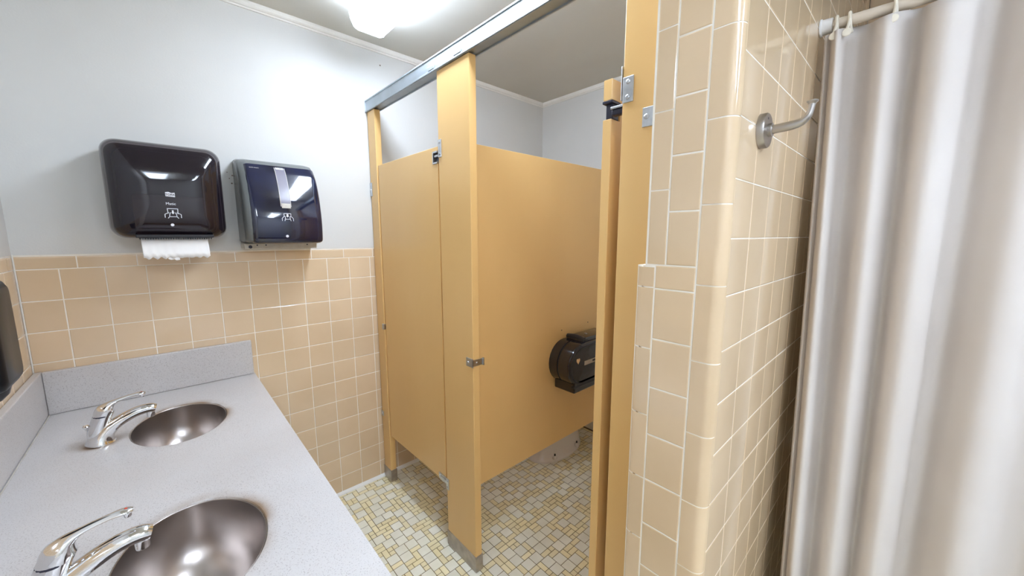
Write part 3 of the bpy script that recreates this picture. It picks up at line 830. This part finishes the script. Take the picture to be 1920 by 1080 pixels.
# ------------------------------------------------------------------ smaller towel dispenser
t = thing('towel_dispenser', 'smaller dark blue towel dispenser with a grey window strip', 'dispenser', (.765,-.1,1.36))
prof2 = [(-.002,1.383),(-.10,1.381),(-.182,1.384),(-.197,1.392),(-.203,1.43),(-.203,1.475),(-.198,1.52),(-.188,1.57),(-.172,1.62),(-.148,1.668),(-.115,1.705),(-.075,1.728),(-.035,1.737),(-.002,1.738)]
def d2ring(x, s, pr=prof2):
    cy_, cz_ = -.0, 1.55
    return [(x, cy_+(a-cy_)*s, cz_+(b-cz_)*(s if s > .98 else .5+.5*s)) for a,b in pr]
obj('shell', loft([d2ring(.620,.86),d2ring(.6225,.91),d2ring(.629,.955),d2ring(.641,.985),d2ring(.655,.995),d2ring(.885,.995),d2ring(.895,.985),d2ring(.903,.955),d2ring(.908,.90)]), M_GREYP, t, True)
front = [(a,b) for a,b in prof2 if a < -.09]
front = [Vector((a,b)) for a,b in front[1:]]
def off(p, i, pts, d):
    a = pts[max(i-1,0)]; b = pts[min(i+1,len(pts)-1)]; tg = (b-a).normalized(); return p+Vector((-tg.y,tg.x))*d
fs = [Vector((v.x,v.y)) for v in spl([(p.x,p.y,0) for p in front],30)]
outp = [off(p,i,fs,.0035) for i,p in enumerate(fs)]
inp = [off(p,i,fs,-.012) for i,p in enumerate(fs)]
def cover_ring(x, d):
    o_ = [off(p,i,fs,d) for i,p in enumerate(fs)]
    return [(x,p.x,p.y) for p in o_] + [(x,p.x,p.y) for p in reversed(inp)]
cv = obj('cover', loft([cover_ring(.641,-.006),cover_ring(.645,.000),cover_ring(.652,.003),cover_ring(.664,.0045),cover_ring(.88,.0045),cover_ring(.893,.003),cover_ring(.901,.0),cover_ring(.905,-.006)]), M_NAVY, t, True)
# grey window strip following the curve
si = [i for i,p in enumerate(fs) if 1.52 < p.y < 1.702]
def strip(name, x0, x1, idx, d0, d1, m, parent, sh=.0):
    bm = bmesh.new()
    R = []
    for i in idx:
        p = off(fs[i],i,fs,d1); q = off(fs[i],i,fs,d0); kk = sh*(fs[i].y-1.61)
        R.append([(x0+kk,p.x,p.y),(x1+kk,p.x,p.y),(x1+kk,q.x,q.y),(x0+kk,q.x,q.y)])
    return obj(name, loft(R), m, parent, True)
st_ = strip('window_strip', .748, .786, si, .0035, .0058, M_GREYINK, cv)
for xx in (.7475,.785): strip('strip_edge', xx, xx+.0018, si, .005, .0066, M_GREYL, st_)
def on_cover(z):
    i = min(range(len(fs)), key=lambda k: abs(fs[k].y-z)); j_ = i+1 if i+1 < len(fs) and fs[i].y < z else i-1
    f_ = (z-fs[i].y)/(fs[j_].y-fs[i].y); p = fs[i].lerp(fs[j_], f_)
    a = fs[max(i-2,0)]; b = fs[min(i+2,len(fs)-1)]; tg = b-a; return p, math.atan2(tg.x, tg.y)
def ink2(name, me, x, z, parent, m=M_WHITEINK, lift=.0068):
    p, an = on_cover(z); o = obj(name, me, m, None); o.rotation_euler = (PI/2-an,0,0)
    nrm = Vector((0,-math.cos(an),math.sin(an))); o.location = Vector((x,p.x,p.y))+nrm*lift; put(o,parent); return o
bd = rbox((-.014,-.006,0),(.014,.006,.0006),.0003,1); lb = ink2('strip_label', bd, .767, 1.692, st_)
bd = rbox((-.0165,-.010,0),(.0165,.010,.0006),.0003,1); lb2 = ink2('strip_label', bd, .7675, 1.536, st_, M_GREYL)
ink2('lettering', text_mesh('TORK',.009), .767, 1.692, lb, M_BLACKM, .0078)
ink2('lettering', text_mesh('\u2022\u2022\u2022',.008), .7675, 1.536, lb2, M_GREYINK, .0078)
pi_ = thing('tmp','x','y',(0,0,0)); bpy.data.objects.remove(pi_)
def local_icon(parent):
    bm = bmesh.new(); s = .026
    def q(poly): prism(poly,'z',0,.0005,bm)
    def sg(a,b):
        a, b = Vector(a)*s, Vector(b)*s; d = b-a; n_ = Vector((-d.y,d.x)).normalized()*.0009; q([a+n_,a-n_,b-n_,b+n_])
    for a,b in [((-.5,.5),(.5,.5)),((-.5,.5),(-.47,0)),((.5,.5),(.47,0)),((-.36,-.4),(.36,-.4)),((-.36,-.4),(-.3,0)),((.36,-.4),(.3,0)),((-.52,.02),(-.8,-.3)),((.52,.02),(.8,-.3)),
                ((-.8,-.3),(-.8,-.7)),((.8,-.3),(.8,-.7)),((-.36,-.4),(-.45,-.7)),((.36,-.4),(.45,-.7)),((-.52,.02),(-.3,0)),((.52,.02),(.3,0))]: sg(a,b)
    q([Vector(v)*s for v in ((-.12,.4),(.12,.4),(.12,.1),(.22,.1),(0,-.12),(-.22,.1),(-.12,.1))])
    ink2('pull_icon', bm, .7685, 1.492, parent, lift=.005)
local_icon(cv)
bm = lathe([(.006,0),(.006,.0006)],6); ink2('round_mark', bm, .762, 1.412, cv, lift=.0048)
bm2 = text_mesh('tork matic',.008); ink2('lettering', bm2, .676, 1.688, cv, M_GREYL, .0052)
# pale mounting plate that shows below the cover
obj('mounting_plate', rbox((.622,-.10,1.356),(.905,-.002,1.3815),.004), M_GREYL, t)
for xx in (.668,.70,.862): obj('plate_hole', lathe([(.003,0),(.003,-.002)],10,(xx,-.099,1.373),'y'), M_DARKMETAL, t)
obj('plate_screw', lathe([(.007,0),(.007,-.003),(.004,-.005)],10,(.643,-.0995,1.366),'y'), M_DARKMETAL, t)

# ------------------------------------------------------------------ robe hook
t = thing('robe_hook', 'brushed steel robe hook with round flange on the tiled wall', 'hook', (1.27,HY,1.62))
obj('flange', lathe([(.033,0),(.033,-.010),(.0315,-.0125),(.028,-.013)],36,(1.27,HY-.0005,1.62),'y'), M_STEEL, t, True)
obj('set_screw', lathe([(.0025,0),(.0025,-.0006)],8,(1.262,HY-.0132,1.641),'y'), M_DARKMETAL, t)
obj('collar', lathe([(.0125,-.012),(.0125,-.02),(.0112,-.021)],20,(1.27,HY,1.62),'y'), M_STEEL, t, True)
pth = spl([(1.27,HY-.012,1.62),(1.27,HY-.03,1.6205),(1.27,HY-.052,1.622),(1.27,HY-.066,1.6255),(1.27,HY-.0745,1.634),(1.27,HY-.0775,1.644),(1.27,HY-.079,1.654)],28)
obj('arm', sweep(pth,[.0085]*9+[.0083,.008,.0078,.0075,.0072,.007,.0068,.0066,.0064,.0062,.006,.0058,.0056,.0055,.0055,.0055,.0055,.0055,.0056,.0058],16,up=(1,0,0)), M_STEEL, t, True)
obj('tip', lathe([(.0055,0),(.0065,.002),(.009,.0045),(.0092,.006),(.007,.007)],16,(1.27,HY-.079,1.653)), M_STEEL, t, True)

# ------------------------------------------------------------------ shower rod, rings and curtain
RXC, RZ = 1.702, 1.951
t = thing('curtain_rod', 'beige shower curtain rod fixed to the tiled wall', 'rod', (RXC,-2.2,RZ))
obj('tube', sweep([(RXC,HY-.001,RZ+.004),(RXC,-1.95,RZ),(RXC,-2.4,RZ-.002),(RXC,-2.749,RZ)],.0125,18,up=(0,0,1)), M_RODM, t, True)
obj('wall_collar', lathe([(.021,-.001),(.021,-.004),(.0185,-.006),(.0175,-.026),(.016,-.027)],24,(RXC,HY,RZ+.004),'y'), M_COLLAR, t, True)
def crv(tab, y0):  # piecewise table (s -> x offset)
    return tab
# fold table: distance along the rod (top), same fold lower down, offset towards the room (negative) or the shower (positive)
FOLD = [(-1.801,-1.816,.010),(-1.807,-1.824,-.010),(-1.816,-1.832,-.002),(-1.824,-1.838,-.02),(-1.833,-1.850,-.036),(-1.840,-1.864,-.028),(-1.848,-1.872,.006),(-1.865,-1.882,.020),
        (-1.888,-1.894,.008),(-1.905,-1.910,-.022),(-1.925,-1.936,-.032),(-1.945,-1.955,-.012),(-1.960,-1.966,.012),(-1.978,-1.976,.008),(-1.990,-1.990,-.026),
        (-2.020,-2.010,-.038),(-2.050,-2.034,-.022),(-2.070,-2.055,.010),(-2.092,-2.080,.016),(-2.115,-2.105,-.012),(-2.150,-2.135,-.034),(-2.190,-2.170,-.026),
        (-2.225,-2.205,.010),(-2.255,-2.24,.018),(-2.29,-2.275,-.016),(-2.33,-2.315,-.034),(-2.37,-2.36,-.02),(-2.41,-2.40,.014),(-2.46,-2.45,.014),(-2.51,-2.50,-.028),
        (-2.56,-2.56,-.03),(-2.61,-2.61,.012),(-2.66,-2.66,.016),(-2.70,-2.69,-.01)]
topc = [Vector((RXC-.008+d*1.3,a,0)) for a,b,d in FOLD]; lowc = [Vector((RXC-.008+d*1.25,b-.006,0)) for a,b,d in FOLD]
NS = 240; NZ = 46
tp_ = spl(topc,NS); lw_ = spl(lowc,NS)
bm = bmesh.new(); G = []
for r_ in range(NZ+1):
    z = 1.937-(1.937-.07)*r_/NZ; f_ = r_/NZ; f2 = f_**.8; rw = []
    for k in range(NS+1):
        p = tp_[k].lerp(lw_[k], f2); s_ = -(p.y)
        wob = .006*f_*math.sin(s_*21+f_*4)+.004*math.sin(s_*9+f_*7)*f_
        sag = .008*math.sin(s_*34)**2 if r_ == 0 else 0
        rw.append(bm.verts.new((p.x+wob, p.y-.018*f_*(1 if k < NS*.5 else .4), z+((p.x-1.66)*.3-.014 if r_ < 2 else ((p.x-1.66)*.3-.014)*max(0,1-r_/10))-sag*.5)))
    G.append(rw)
for A,B in zip(G,G[1:]):
    for k in range(NS): bm.faces.new((A[k],A[k+1],B[k+1],B[k]))
t = tag(obj('shower_curtain', bm, M_CURT, None, True), 'ivory shower curtain hanging in soft vertical folds from the rod', 'curtain')
sm = t.modifiers.new('thick','SOLIDIFY'); sm.thickness = .0012
for yy, lab in ((-1.826,'cream curtain ring closest to the tiled wall'),(-1.851,'cream curtain ring second from the tiled wall'),
                (-1.932,'cream curtain ring third from the tiled wall'),(-2.037,'cream curtain ring at the top picture edge, farthest from the tiled wall')):
    g = thing('curtain_ring', lab, 'ring', (RXC,yy,RZ), 'cream curtain rings')
    pts = [(RXC+.0195*math.cos(q),yy+.003*math.sin(q),RZ-.002+.0225*math.sin(q)) for q in [2*PI*k/24 for k in range(25)]]
    obj('loop', sweep(pts,.0034,8,up=(0,1,0),caps=False), M_RING, g, True)
    xf = RXC-.046
    obj('stem', sweep(spl([(RXC-.0195,yy,RZ-.002),(RXC-.028,yy,RZ-.016),(xf+.006,yy,RZ-.03),(xf+.001,yy,RZ-.037)],6),.0033,8,up=(0,1,0)), M_RING, g, True)
    obj('button', lathe([(.0085,0),(.0095,-.0015),(.0085,-.004),(.005,-.005)],18,(xf+.003,yy,RZ-.041),'x'), M_RING, g, True)
